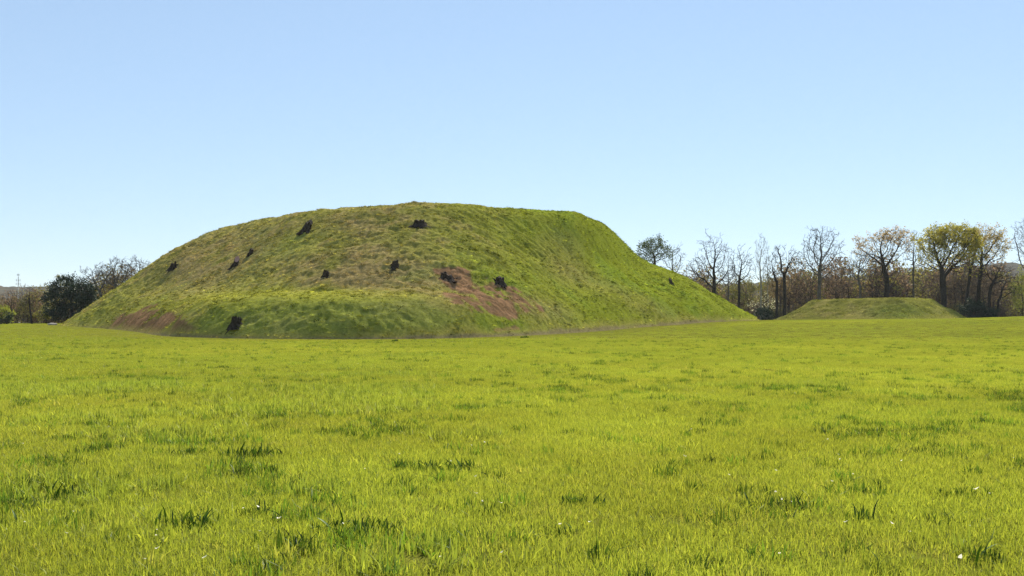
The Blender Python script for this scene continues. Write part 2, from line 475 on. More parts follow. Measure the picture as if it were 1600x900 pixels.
# ------------------------------------------------------------------ instancing of grass (uncountable stuff only)
def blades(n, rad, h0, h1, w0, w1, lean, seed, segs=2):
    r = np.random.default_rng(seed)
    rr = rad * np.sqrt(r.uniform(0, 1, n)); th = r.uniform(0, 2 * np.pi, n)
    bx, by = rr * np.cos(th), rr * np.sin(th)
    h = r.uniform(h0, h1, n) * (1 - 0.35 * (rr / rad) ** 2); w = r.uniform(w0, w1, n)
    fa = r.uniform(0, 2 * np.pi, n); la = r.uniform(0, 2 * np.pi, n); ln = np.abs(r.normal(0, lean, n))
    vs = []; fs4 = []; fs3 = []; k = 2 * segs + 1
    for i in range(n):
        for s in range(segs):
            t = s / segs
            off = ln[i] * h[i] * t ** 1.7
            cx = bx[i] + off * math.cos(la[i]); cy = by[i] + off * math.sin(la[i]); ww = w[i] * (1 - 0.45 * t) / 2
            vs.append((cx - ww * math.cos(fa[i]), cy - ww * math.sin(fa[i]), h[i] * t * (1 - 0.12 * ln[i]) - 0.005))
            vs.append((cx + ww * math.cos(fa[i]), cy + ww * math.sin(fa[i]), h[i] * t * (1 - 0.12 * ln[i]) - 0.005))
        off = ln[i] * h[i]
        vs.append((bx[i] + off * math.cos(la[i]), by[i] + off * math.sin(la[i]), h[i] * (1 - 0.3 * min(ln[i], 1.2))))
        b = i * k
        for s in range(segs - 1): fs4.append((b + 2 * s, b + 2 * s + 1, b + 2 * s + 3, b + 2 * s + 2))
        fs3.append((b + 2 * segs - 2, b + 2 * segs - 1, b + 2 * segs))
    shade = np.repeat(r.uniform(0, 1, n), k)
    faces = ([np.array(fs4, np.int32)] if fs4 else []) + [np.array(fs3, np.int32)]
    return np.array(vs), faces, shade

def proto(coll, name, data, m):
    v, f, s = data
    me = new_mesh(name, v, f, m if isinstance(m, (list, tuple)) else [m])
    attr_f(me, 'shade', s)
    o = bpy.data.objects.new(name, me); coll.objects.link(o); return o

def gn_scatter(name, pts, rot, scl, index, tintv, coll, parent=None):
    me = bpy.data.meshes.new(name)
    me.vertices.add(len(pts)); me.vertices.foreach_set('co', np.asarray(pts, np.float32).ravel())
    attr_v(me, 'rot', rot); attr_v(me, 'scl', scl); attr_i(me, 'pick', index)
    a = me.attributes.new('tint', 'FLOAT_COLOR', 'POINT'); a.data.foreach_set('color', np.c_[tintv, np.ones(len(pts))].astype(np.float32).ravel())
    o = link(name, me, parent)
    ng = bpy.data.node_groups.new(name + '_scatter', 'GeometryNodeTree')
    ng.interface.new_socket('Geometry', in_out='INPUT', socket_type='NodeSocketGeometry')
    ng.interface.new_socket('Geometry', in_out='OUTPUT', socket_type='NodeSocketGeometry')
    N, L = ng.nodes, ng.links
    gi = N.new('NodeGroupInput'); go = N.new('NodeGroupOutput')
    mp = N.new('GeometryNodeMeshToPoints'); L.new(gi.outputs[0], mp.inputs['Mesh'])
    ci_ = N.new('GeometryNodeCollectionInfo'); ci_.inputs['Collection'].default_value = coll
    ci_.inputs['Separate Children'].default_value = True; ci_.inputs['Reset Children'].default_value = True
    ip = N.new('GeometryNodeInstanceOnPoints'); ip.inputs['Pick Instance'].default_value = True
    def na(nm, t):
        n = N.new('GeometryNodeInputNamedAttribute'); n.data_type = t; n.inputs['Name'].default_value = nm
        return [s for s in n.outputs if s.enabled and s.name == 'Attribute'][0]
    er = N.new('FunctionNodeEulerToRotation')
    L.new(na('rot', 'FLOAT_VECTOR'), er.inputs[0]); L.new(er.outputs[0], ip.inputs['Rotation'])
    L.new(na('scl', 'FLOAT_VECTOR'), ip.inputs['Scale']); L.new(na('pick', 'INT'), ip.inputs['Instance Index'])
    L.new(mp.outputs['Points'], ip.inputs['Points']); L.new(ci_.outputs['Instances'], ip.inputs['Instance'])
    L.new(ip.outputs['Instances'], go.inputs[0])
    md = o.modifiers.new('scatter', 'NODES'); md.node_group = ng
    return o

# ---- meadow grass
C_NEAR = bpy.data.collections.new('near_blades'); C_FAR = bpy.data.collections.new('far_blades'); C_MND = bpy.data.collections.new('mound_blades')
for i in range(6): proto(C_NEAR, 'blade_patch_%02d' % i, blades(105, 0.30, 0.04, 0.105, 0.004, 0.0085, 0.5, 100 + i), M_BLADE)
proto(C_NEAR, 'blade_patch_06', blades(40, 0.12, 0.10, 0.24, 0.006, 0.013, 0.5, 120), M_BLADE)
proto(C_NEAR, 'blade_patch_07', blades(26, 0.16, 0.09, 0.22, 0.012, 0.024, 0.6, 121), M_BLADE)
for i in range(4): proto(C_FAR, 'far_patch_%02d' % i, blades(90, 0.5, 0.03, 0.09, 0.010, 0.022, 0.5, 140 + i, 1), M_BLADE)
proto(C_FAR, 'far_patch_04', blades(50, 0.30, 0.06, 0.16, 0.02, 0.035, 0.6, 150, 1), M_BLADE)
for i in range(3): proto(C_NEAR, 'blade_patch_%02d' % (8 + i), blades(34, 0.10 + 0.05 * i, 0.07, 0.19, 0.009, 0.019, 0.65, 130 + i), M_BLADE)
for i in range(4): proto(C_MND, 'mound_patch_%02d' % i, blades(34, 0.22, 0.05, 0.20, 0.024, 0.05, 0.85, 160 + i, 1), M_TUFT)

def frustum_pts(n, d0, d1, margin=0.08, pad=3.0):
    d = np.sqrt(rng.uniform(d0 * d0, d1 * d1, n)); u = rng.uniform(-1, 1, n)
    x = u * ((0.5143 + margin) * d + pad)
    return x, d

def field_tint(x, y):
    a = fbm(x, y, 14, 61, 3); b = fbm(x, y, 2.4, 65, 3)
    t = np.ones((len(x), 3))
    t *= (1 + 0.16 * a + 0.20 * b)[:, None]
    t[:, 0] *= 1 + 0.05 * a - 0.04 * b
    return t

def meadow(name, n, d0, d1, coll, nplain, tall, smin, smax, label):
    x, y = frustum_pts(n, d0, d1)
    # ragged hand-over between neighbouring bands
    keepb = rng.uniform(0, 1, n) < sstep(d0 * 0.999, d0 * 1.35 if d0 > 10 else d0 * 1.01, y) * (1 - sstep(d1 * 0.8, d1, y) if d1 < 200 else 1)
    x, y = x[keepb], y[keepb]
    P = np.stack([x, y], -1)
    ok = (sdist(P, foot) < -0.9 - 0.7 * vnoise(x, y, 2.0, 78)) & (sdist(P, f2) < -0.3)
    x, y = x[ok], y[ok]; n = len(x)
    z = ground_z(x, y)
    pick = rng.integers(0, nplain, n)
    clus = fbm(x, y, 2.2, 71, 3) + 0.6 * vnoise(x, y, 9, 75)
    dark = (clus > 0.5) & (rng.uniform(0, 1, n) < 0.5)
    tall_m = dark | (rng.uniform(0, 1, n) < 0.012)
    if tall: pick = np.where(tall_m, rng.choice(tall, n), pick)
    t = field_tint(x, y)
    t = np.where(dark[:, None], t * np.array([0.84, 0.9, 0.95]), t)
    if len(coll.objects) > 8:                                       # scattered low dark tussocks
        patch = sstep(0.42, 0.95, vnoise(x, y * 0.6, 0.7, 91) + 0.35 * vnoise(x, y * 0.5, 4.0, 92))
        wd = rng.uniform(0, 1, n) < 0.022 + 0.26 * patch
        pick = np.where(wd, rng.integers(8, 11, n), pick)
        t = np.where(wd[:, None], t * np.array([0.27, 0.40, 0.32]) * rng.uniform(0.5, 1.7, (n, 1)), t)
    st = rng.uniform(0, 1, n) < 0.05
    t = np.where(st[:, None], t * np.array([1.18, 1.05, 1.5]), t)
    edge = sdist(np.stack([x, y], -1), foot)                       # mown strip along the mound's foot
    mown = sstep(-10, -1, edge + 3 * vnoise(x, y, 6, 77))
    s = rng.uniform(smin, smax, n) * (1 - 0.45 * mown)
    t *= (1 - 0.10 * mown)[:, None]; t[:, 0] *= 1 + 0.08 * mown
    if coll is C_FAR: t *= 0.86  # darker tint stands in for self-shadow the sparse far blades lack
    else: t *= (1 - 0.10 * sstep(30, 90, y))[:, None]  # eases into the far band's painted self-shadow
    rot = np.stack([rng.normal(0, 0.06, n), rng.normal(0, 0.06, n), rng.uniform(0, 6.28, n)], -1)
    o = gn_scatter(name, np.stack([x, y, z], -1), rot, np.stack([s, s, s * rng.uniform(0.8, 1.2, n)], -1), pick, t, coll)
    tag(o, label, 'grass', kind='stuff')
    return o
meadow('near_grass', 44000, 3.2, 32, C_NEAR, 6, [6, 7], 0.8, 1.15, 'tall yellow-green meadow grass in the foreground')
meadow('middle_grass', 70000, 22, 105, C_NEAR, 6, [6, 7], 0.9, 1.3, 'yellow-green meadow grass across the middle of the field')
meadow('far_grass', 64000, 74, 250, C_FAR, 4, [4], 0.8, 1.25, 'short yellow-green grass around the feet of the mounds')

def on_mound(name, n, XX, YY, ZZ, polyf, tintf, parent, smin, smax, soilf=None):
    x = rng.uniform(XX.min(), XX.max(), n); y = rng.uniform(YY.min(), YY.max(), n)
    ok = sdist(np.stack([x, y], -1), polyf) > 0.1
    x, y = x[ok], y[ok]
    z = lerp_grid(XX[:, 0], YY[0], ZZ, x, y)
    r = tintf(x, y, z)
    soil = np.zeros(len(x))
    if isinstance(r, tuple): r, soil = r
    ok = rng.uniform(0, 1, len(x)) > soil * 0.7
    x, y, z, r, soil = x[ok], y[ok], z[ok], r[ok], soil[ok]
    n = len(x)
    clump = vnoise(x, y, 0.8, 81) + 0.6 * vnoise(x, y, 3.1, 82)
    s = rng.uniform(smin, smax, n) * (1 + 0.5 * clump) * (1 - 0.45 * soil)
    brush = 0.0
    if parent is BIG:
        qx, qy = px_of(x, y, z)
        for b_ in ((598, 436, 24, 10, -20), (650, 425, 24, 9, 0), (845, 398, 34, 9, 42), (925, 362, 34, 9, 30), (978, 388, 26, 8, 45), (800, 441, 26, 6, 12), (318, 374, 12, 5, -20), (880, 455, 40, 9, 35), (940, 440, 14, 5, 20), (1020, 495, 60, 6, 8), (240, 435, 26, 6, -25), (560, 470, 90, 6, 0), (700, 440, 30, 12, 10)):
            brush = brush + ell(qx, qy, *b_)
        brush = np.clip(brush, 0, 1)
    big = rng.uniform(0, 1, n) < 0.07 + 0.26 * sstep(0.25, 0.8, clump) + 0.5 * brush
    s = np.where(big, s * rng.uniform(1.0, 1.6, n), s); r = np.where(big[:, None], r * np.array([0.36, 0.44, 0.38]), r)  # large tufts tinted dark: scrub, plus painted shadow between clods
    sub = sstep(0.25, 0.8, clump)
    r = r * (np.exp(0.45 * rng.normal(0, 1, n) - 0.05) * (1 - 0.12 * sub))[:, None]
    rot = np.stack([rng.normal(0, 0.2, n), rng.normal(0, 0.2, n), rng.uniform(0, 6.28, n)], -1)
    o = gn_scatter(name, np.stack([x, y, z - 0.02], -1), rot, np.stack([s, s, np.where(big, s * 0.62, s * 0.9)], -1), rng.integers(0, 4, n), np.clip(r, 0.01, 1), C_MND, parent)
    o.matrix_parent_inverse = base_inv(parent)
    o['kind'] = 'stuff'
    return o
on_mound('grass', 115000, MX, MY, MZ, foot, mound_tint, BIG, 0.7, 1.25)
on_mound('grass', 34000, SX, SY, SZ, f2, small_tint, SMALL, 0.6, 1.0)

# ------------------------------------------------------------------ stumps on the mound
M_STUMP = bark('dark_stump_bark', (0.016, 0.013, 0.011), (0.085, 0.068, 0.055), 4)  # near-black brown bark tone
M_CUT = bark('weathered_cut_wood', (0.10, 0.075, 0.055), (0.24, 0.19, 0.15), 7)
M_PINK = bark('fresh_pinkish_cut_wood', (0.34, 0.2, 0.18), (0.5, 0.33, 0.30), 7)
M_ROOT = bark('root_bark', (0.03, 0.023, 0.018), (0.10, 0.078, 0.06), 5)

def ray_hit_mound(px, py):
    d = np.arange(95, 200, 0.2)
    x = (px - 800) / F * d; zz = EYE + (HY - py) / F * d
    hgt = mound_height(x, d)
    k = np.argmax(hgt >= zz)
    return np.array([x[k], d[k], hgt[k]])

def tube(pts, rads, sides, ang0=0.0, wob=0.0, r=None):
    pts = np.asarray(pts, float); n = len(pts)
    vs = []
    for i in range(n):
        t = pts[min(i + 1, n - 1)] - pts[max(i - 1, 0)]; t = t / np.linalg.norm(t)
        u = np.cross(t, (0.3, 0.9, 0.2)); u /= np.linalg.norm(u); w = np.cross(t, u)
        for s in range(sides):
            a = ang0 + 2 * np.pi * s / sides
            rr = rads[i] * (1 + (wob * r.normal() if wob else 0))
            vs.append(pts[i] + rr * (u * math.cos(a) + w * math.sin(a)))
    fs = [(i * sides + s, i * sides + (s + 1) % sides, (i + 1) * sides + (s + 1) % sides, (i + 1) * sides + s) for i in range(n - 1) for s in range(sides)]
    fs.append(tuple((n - 1) * sides + s for s in range(sides)))
    return np.array(vs), fs

def stump(px, py, r_m, h, tilt, jag, seed, label):
    r = np.random.default_rng(seed)
    p = ray_hit_mound(px, py)
    root = empty('tree_stump', p)
    tag(root, label, 'stump', 'old tree stumps on the large mound')
    S, R = 20, 9
    lob = 1 + 0.16 * np.sin(3 * np.linspace(0, 2 * np.pi, S, False) + r.uniform(0, 6)) + 0.15 * r.normal(0, 1, S)
    vs = []
    r_m *= 0.86; h *= 0.88
    topz = h * (1 + 0.8 * jag * r.normal(0, 1, S) + 0.16 * np.sin(np.linspace(0, 2 * np.pi, S, False) + r.uniform(0, 6)) - 0.22 * (r.uniform(0, 1, S) < 0.18))
    cutm = M_CUT
    if 'pinkish' in label:                                        # sawn on a slant, the cut facing downhill
        topz = h * (1 + 0.4 * np.sin(np.linspace(0, 2 * np.pi, S, False))); cutm = M_PINK
    for k in range(R):
        t = k / (R - 1)
        fl = 0.88 + 0.95 * (1 - t) ** 2.4
        for s in range(S):
            a = 2 * np.pi * s / S
            z = -0.45 + (topz[s] + 0.45) * t
            l = 1 + (lob[s] - 1) * (1.6 - t)
            rr = r_m * fl * l * (1 + 0.06 * r.normal())
            vs.append((rr * math.cos(a) + tilt[0] * t * h, rr * math.sin(a) + tilt[1] * t * h, z))
    fs = [(k * S + s, k * S + (s + 1) % S, (k + 1) * S + (s + 1) % S, (k + 1) * S + s) for k in range(R - 1) for s in range(S)]
    link('stump_trunk', new_mesh('stump_trunk', vs, fs, [M_STUMP], True), root)
    top = np.array(vs[-S:]); cen = top.mean(0) - (0, 0, 0.10)
    cv = [cen]; 
    ring = top * 0.55 + cen * 0.45 - (0, 0, 0.03)
    cv = np.vstack([cen[None], ring, top - (0, 0, 0.012)])
    cf = [(0, 1 + s, 1 + (s + 1) % S) for s in range(S)] + [(1 + s, 1 + S + s, 1 + S + (s + 1) % S, 1 + (s + 1) % S) for s in range(S)]
    link('cut_top', new_mesh('cut_top', cv, cf, [cutm]), root)
    for k in range(4):
        a = 2 * np.pi * (k + r.uniform(-.3, .3)) / 4 + 0.6
        pts = []
        for t in np.linspace(0, 1, 5):
            x, y = (0.8 + 1.5 * t) * r_m * math.cos(a + 0.3 * t), (0.8 + 1.5 * t) * r_m * math.sin(a + 0.3 * t)
            g = float(mound_height(p[0] + x, p[1] + y)) - p[2]
            pts.append((x, y, max(g, -1.0) + 0.28 * h * (1 - t) ** 2 + 0.03 - 0.12 * t))
        v, f = tube(pts, r_m * np.linspace(0.30, 0.08, 5), 6, 0, 0.12, r)
        link('root', new_mesh('root', v, f, [M_ROOT], True), root)
    return root

STUMPS = [
 (476, 362, 0.6, 1.7, (0.45, 0.1), 0.06, 'tall dark stump, the highest one on the mound\'s left shoulder'),
 (655, 351, 0.82, 0.7, (0.0, 0.0), 0.16, 'wide jagged dark stump just below the crest at the top middle of the mound'),
 (389, 399, 0.36, 0.95, (0.5, 0.0), 0.10, 'small dark stump up and right of the pink-topped stump on the mound\'s left slope'),
 (365, 417, 0.46, 1.25, (0.42, 0.05), 0.03, 'dark stump with a pale pinkish cut top on the mound\'s left slope'),
 (271, 419, 0.52, 0.95, (0.1, 0.0), 0.12, 'leftmost broken dark stump near the mound\'s left skyline'),
 (509, 430, 0.36, 0.6, (0.1, 0.0), 0.12, 'smallest round dark stump alone in the middle of the mound\'s left face'),
 (617, 419, 0.46, 0.85, (0.05, 0.0), 0.08, 'narrow upright dark stump at the centre of the mound face above dark scrub'),
 (699, 436, 0.75, 0.55, (-0.1, 0.0), 0.22, 'jagged low dark stump at the upper left edge of the central bare red earth'),
 (781, 443, 0.58, 0.90, (0.1, 0.0), 0.12, 'squared dark stump at the upper right edge of the central bare red earth'),
 (367, 511, 0.55, 0.95, (0.15, 0.0), 0.06, 'lowest dark stump on the bank near the mound\'s foot beside the left red earth'),
 (1050, 444, 0.34, 1.05, (-0.35, 0.0), 0.14, 'thin leaning dark stump near the right skyline of the mound'),
]
for k, (px, py, r_, h_, tl, jg, lb) in enumerate(STUMPS): stump(px, py, r_, h_, tl, jg, 300 + k, lb)

# ------------------------------------------------------------------ trees
M_BARK_D = bark('dark_bark', (0.020, 0.017, 0.015), (0.055, 0.047, 0.040))
M_BARK_G = bark('grey_bark', (0.055, 0.05, 0.047), (0.13, 0.12, 0.11))
M_BARK_P = bark('pale_bark', (0.16, 0.15, 0.135), (0.32, 0.30, 0.27))
LEAFM = {}
def leaf_mat(key, col, trans=0.4):
    if key not in LEAFM: LEAFM[key] = leafy('leaf_' + key, col, 0.45, trans, inst=False, gloss=0.03, warm=(1.2, 1.15, 0.7))
    return LEAFM[key]
LEAF = {'oak': leaf_mat('fresh_oak', (0.26, 0.235, 0.04)), 'pink': leaf_mat('budding_red', (0.30, 0.215, 0.13)), 'tan': leaf_mat('tan_catkin', (0.30, 0.23, 0.10)),
        'green': leaf_mat('deep_green', (0.06, 0.085, 0.028), 0.25), 'ever': leaf_mat('evergreen', (0.018, 0.03, 0.018), 0.1), 'olive': leaf_mat('olive', (0.13, 0.125, 0.035)),
        'brown': leaf_mat('brown', (0.13, 0.085, 0.05)), 'white': leaf_mat('blossom', (0.6, 0.58, 0.52), 0.3), 'lime': leaf_mat('lime', (0.17, 0.19, 0.03))}

def segs_mesh(A, B, ra, rb, sides):
    """a tapered prism for every segment, all at once"""
    n = len(A)
    T = B - A; L = np.linalg.norm(T, axis=1, keepdims=True); T = T / np.maximum(L, 1e-6)
    ref = np.where(np.abs(T[:, 2:3]) > 0.9, np.array([[1.0, 0, 0]]), np.array([[0, 0, 1.0]]))
    U = np.cross(T, ref); U /= np.linalg.norm(U, axis=1, keepdims=True); W = np.cross(T, U)
    an = np.arange(sides) * 2 * np.pi / sides
    ring = np.cos(an)[None, :, None] * U[:, None, :] + np.sin(an)[None, :, None] * W[:, None, :]
    va = A[:, None, :] + ring * ra[:, None, None]; vb = (B + T * np.minimum(rb, 0.1)[:, None])[:, None, :] + ring * rb[:, None, None]
    V = np.concatenate([va, vb], 1).reshape(-1, 3)
    s = np.arange(sides); s2 = (s + 1) % sides
    f = np.stack([s, s2, s2 + sides, s + sides], -1)[None] + (np.arange(n) * 2 * sides)[:, None, None]
    return V, f.reshape(-1, 4)

def colonise(att, trunk_pts, step, infl, kill, r, iters=90, up=0.08, jit=0.16):
    nodes = [np.array(p, float) for p in trunk_pts]; par = [i - 1 for i in range(len(nodes))]
    N = np.array(nodes)
    D = np.linalg.norm(att[:, None] - N[None], axis=2)
    ni = D.argmin(1); nd_ = D.min(1)
    alive = np.ones(len(att), bool)
    for it in range(iters):
        act = alive & (nd_ < infl)
        if not act.any():
            if not alive.any(): break
            infl *= 1.6
            continue
        ids = np.unique(ni[act])
        new = []
        for i in ids:
            v = att[act & (ni == i)] - N[i]
            v = (v / np.linalg.norm(v, axis=1, keepdims=True)).mean(0)
            v = v / max(np.linalg.norm(v), 1e-6) + r.normal(0, jit, 3) + (0, 0, up)
            v /= np.linalg.norm(v)
            new.append(N[i] + v * step); par.append(int(i))
        new = np.array(new); base = len(N)
        N = np.vstack([N, new])
        D = np.linalg.norm(att[:, None] - new[None], axis=2)
        m = D.min(1); am = D.argmin(1) + base
        b = m < nd_; nd_ = np.where(b, m, nd_); ni = np.where(b, am, ni)
        alive &= nd_ > kill
        if len(N) > 4200: break
    return N, np.array(par)

def tree_mesh_data(base, trunk_top, crowns, n_att, r_base, seed, step=0.62, twigs=3, twig_len=1.3, leaves=None, leaf_n=0, leaf_size=0.3, shell=0.3, up=0.08, bend=0.3, jit=0.16, rtip=0.03, leaf_top=False):
    r = np.random.default_rng(seed)
    base = np.asarray(base, float); trunk_top = np.asarray(trunk_top, float)
    att = []
    vol = np.array([c[3] * c[4] * c[5] for c in crowns]) ** 0.8; vol = vol / vol.sum()
    for c, w in zip(crowns, vol):
        n = max(8, int(n_att * 1.7 * w))
        v = r.normal(0, 1, (n, 3)); v /= np.linalg.norm(v, axis=1, keepdims=True)
        v *= (r.uniform(shell ** 3, 1, (n, 1)) ** (1 / 3)) * (1 + 0.10 * r.normal(0, 1, (n, 1))) * (1 + 0.34 * vnoise(v[:, :1] * 2 + v[:, 1:2], v[:, 2:] * 2 - v[:, 1:2], 0.8, seed % 17))
        att.append(v * np.array(c[3:6]) + np.array(c[0:3]))
    att = np.vstack(att)
    H = np.linalg.norm(trunk_top - base); k = max(4, int(H / 1.2))
    t = np.linspace(0, 1, k)
    tp = base[None] + (trunk_top - base)[None] * t[:, None]
    wv = np.cumsum(r.normal(0, bend * 0.35, (k, 2)), 0) * (t * (1 - t) * 3)[:, None]
    tp[:, :2] += wv
    N, par = colonise(att, tp, step, 4.5, step * 1.35, r, up=up, jit=jit)
    n = len(N)
    kids = np.zeros(n, int); acc = np.zeros(n)
    for i in range(1, n): kids[par[i]] += 1
    e = 2.25
    for i in range(n - 1, 0, -1):
        if kids[i] == 0: acc[i] = rtip ** e
        acc[par[i]] += acc[i]
    rad = acc ** (1 / e)
    pw = math.log(r_base / rtip) / math.log(max(rad[0] / rtip, 1.5))
    rad = rtip * (rad / rtip) ** pw
    rad[0] *= 1.35
    if n > 2: rad[1] *= 1.1
    c = np.arange(1, n); A, B = N[par[c]], N[c]; ra, rb = rad[par[c]], rad[c]
    # a side branch starts at its own thickness
    ra = np.minimum(ra, rb * 1.5 + 0.01)
    thick = rb > max(0.10, r_base * 0.22)
    tips = np.where((kids == 0) | ((rad < 0.05) & (r.uniform(0, 1, n) < 0.35)))[0]
    tips = tips[tips > k]
    out = {}
    out['trunk'] = segs_mesh(A[thick], B[thick], ra[thick], rb[thick], 8)
    cv, cf = segs_mesh(A[~thick], B[~thick], ra[~thick], rb[~thick], 4)
    if len(tips) and twigs:
        ti = np.repeat(tips, twigs); m = len(ti)
        dr = N[ti] - N[par[ti]]; dr /= np.maximum(np.linalg.norm(dr, axis=1, keepdims=True), 1e-6)
        d1 = dr + r.normal(0, 0.55, (m, 3)) + (0, 0, 0.12); d1 /= np.linalg.norm(d1, axis=1, keepdims=True)
        L = twig_len * r.uniform(0.35, 1.0, (m, 1))
        M1 = N[ti] + d1 * L * 0.5
        d2 = d1 + r.normal(0, 0.35, (m, 3)) + (0, 0, 0.1); d2 /= np.linalg.norm(d2, axis=1, keepdims=True)
        E1 = M1 + d2 * L * 0.5
        d3 = d1 + r.normal(0, 0.6, (m, 3)); d3 /= np.linalg.norm(d3, axis=1, keepdims=True)
        E2 = M1 + d3 * L * 0.45
        AA = np.vstack([N[ti], M1, M1]); BB = np.vstack([M1, E1, E2])
        rr1 = np.concatenate([np.full(m, 0.028), np.full(2 * m, 0.021)]); rr2 = np.concatenate([np.full(m, 0.021), np.full(2 * m, 0.009)])
        tv, tf = segs_mesh(AA, BB, rr1, rr2, 3)
        cf = np.vstack([cf, tf + len(cv)]); cv = np.vstack([cv, tv])
        ends = np.vstack([E1, E2, M1])
    else:
        ends = N[tips]
    out['crown'] = (cv, cf)
    if leaves and leaf_n:
        p = np.ones(len(ends))
        if leaf_top:
            zt = (ends[:, 2] - ends[:, 2].min()) / max(np.ptp(ends[:, 2]), 1e-6)
            p = 0.12 + sstep(0.2, 0.8, zt) * (0.6 + 0.8 * sstep(-0.2, 0.4, vnoise(ends[:, 0], ends[:, 2], 2.2, 7)))
        out['leaves'] = leaf_cloud(ends[r.choice(len(ends), leaf_n, p=p / p.sum())], leaf_size, r)
    return out

def leaf_cloud(cen, size, r, spread=0.35, flat=1.0):
    n = len(cen)
    cen = cen + r.normal(0, spread, (n, 3))
    a = r.normal(0, 1, (n, 3)); a /= np.linalg.norm(a, axis=1, keepdims=True)
    b = np.cross(a, r.normal(0, 1, (n, 3))); b /= np.linalg.norm(b, axis=1, keepdims=True)
    s = size * r.uniform(0.5, 1.15, (n, 1))
    V = np.stack([cen - a * s * 0.6, cen + b * s * 0.34 - a * s * .05, cen + a * s * 0.6, cen - b * s * 0.34 + a * s * .05], 1).reshape(-1, 3)
    f = np.arange(4 * n).reshape(n, 4)
    sh = np.repeat(np.clip(r.normal(0.5, 0.28, n), 0, 1), 4)
    return V, f, sh

def W(px, py, d): return np.array([(px - 800) / F * d, d, EYE + (HY - py) / F * d])

def tree(px, d, trunk_px, ells, n_att, r_base, seed, label, bark_m, name='tree', leaf=None, leaf_n=0, cat='tree', group='trees along the far edge of the field', **kw):
    """px: trunk foot column; trunk_px: (px,py) where the limbs start; ells: crown ellipses (px,py,rx,ry) as seen in the photo"""
    m = d / F
    bx = (px - 800) * m
    base = np.array([bx, d, float(ground_z(bx, d)) - 0.1])
    r = np.random.default_rng(seed + 5)
    crowns = []
    for (cx, cy, rx, ry) in ells:
        c = W(cx, cy, d); depth = 0.5 * (rx + ry) if rx > ry else rx
        crowns.append((c[0] - base[0], r.uniform(-0.6, 0.6) * m * 8, c[2] - base[2], rx * m, depth * m * 0.9, ry * m))
    t = W(*trunk_px, d) - base
    data = tree_mesh_data((0, 0, 0), t, crowns, n_att, r_base, seed, leaves=leaf, leaf_n=leaf_n, **kw)
    root = empty(name, base)
    tag(root, label, cat, group)
    link('trunk', new_mesh('trunk', *data['trunk'], [bark_m], True), root)
    link('crown', new_mesh('crown', *data['crown'], [bark_m], False), root)
    if 'leaves' in data:
        v, f, s = data['leaves']
        me = new_mesh('leaves', v, f, [LEAF[leaf]]); attr_f(me, 'shade', s)
        lo = link('leaves', me, root); lo['kind'] = 'stuff'
    return root

G_R = 'trees standing right of the large mound'
G_L = 'trees standing left of the large mound'
tree(1024, 262, (1024, 430), [(1022, 392, 24, 18), (1010, 390, 12, 12), (1034, 395, 12, 12)], 420, 0.32, 1, 'small tree in dark green leaf peeping over the mound\'s right shoulder', M_BARK_D, leaf='green', leaf_n=3400, leaf_size=0.34, group=G_R)
tree(1050, 268, (1050, 440), [(1056, 404, 16, 22), (1046, 410, 14, 14)], 260, 0.22, 2, 'slender bare grey tree beside the dark green tree at the mound\'s shoulder', M_BARK_G, leaf=None, group=G_R)
tree(1117, 258, (1116, 452), [(1104, 402, 15, 32), (1126, 402, 18, 30), (1090, 425, 22, 22), (1136, 425, 14, 22)], 620, 0.50, 3, 'broad bare dark tree with many rising limbs above the mound\'s right slope', M_BARK_D, group=G_R, twigs=3)
tree(1138, 266, (1138, 462), [(1138, 434, 16, 22)], 240, 0.24, 4, 'low bare grey tree between the broad dark tree and its slim neighbour', M_BARK_G, group=G_R)
tree(1153, 256, (1155, 440), [(1153, 410, 12, 24), (1166, 412, 11, 22)], 340, 0.34, 5, 'slim bare dark tree with a forked crown above the mound\'s right foot', M_BARK_D, group=G_R)
tree(1189, 270, (1189, 440), [(1188, 408, 12, 34), (1189, 390, 9, 18)], 420, 0.24, 6, 'tall narrow pale-barked tree with a feathery upright crown', M_BARK_P, group=G_R, up=0.35, rtip=0.024)
tree(1199, 274, (1199, 455), [(1200, 425, 10, 28)], 180, 0.16, 7, 'thin pale sapling close behind the tall narrow pale tree', M_BARK_P, group=G_R, up=0.3)
tree(1213, 250, (1214, 440), [(1208, 420, 12, 22), (1200, 440, 8, 12)], 240, 0.38, 8, 'dark crooked trunk with few limbs at the gap between the two mounds', M_BARK_D, group=G_R, jit=0.25)
tree(1227, 252, (1225, 432), [(1219, 402, 11, 16), (1234, 404, 11, 16), (1245, 404, 9, 14)], 330, 0.40, 9, 'dark twisted tree just left of the small mound with a knobbly bare crown', M_BARK_D, group=G_R, jit=0.25)
tree(1281, 268, (1281, 430), [(1285, 388, 28, 34), (1268, 405, 18, 24), (1302, 405, 16, 24)], 820, 0.50, 10, 'tall bare grey tree rising behind the left end of the small mound', M_BARK_G, group=G_R)
tree(1345, 266, (1344, 450), [(1338, 412, 16, 20), (1354, 414, 14, 20), (1330, 425, 12, 14)], 440, 0.34, 11, 'low bare spreading tree behind the small mound left of the red-budded tree', M_BARK_G, group=G_R, leaf='tan', leaf_n=260, leaf_size=0.25)
tree(1386, 264, (1386, 442), [(1394, 374, 28, 18), (1356, 384, 22, 13), (1412, 378, 14, 16), (1372, 400, 36, 13), (1344, 392, 10, 8)], 720, 0.62, 12, 'spreading tree with reddish young leaves behind the middle of the small mound', M_BARK_D, group=G_R, leaf='pink', leaf_n=2400, leaf_size=0.40, leaf_top=True)
tree(1427, 276, (1427, 430), [(1427, 392, 14, 28)], 260, 0.26, 13, 'slim grey tree standing between the reddish tree and the big oak', M_BARK_G, group=G_R)
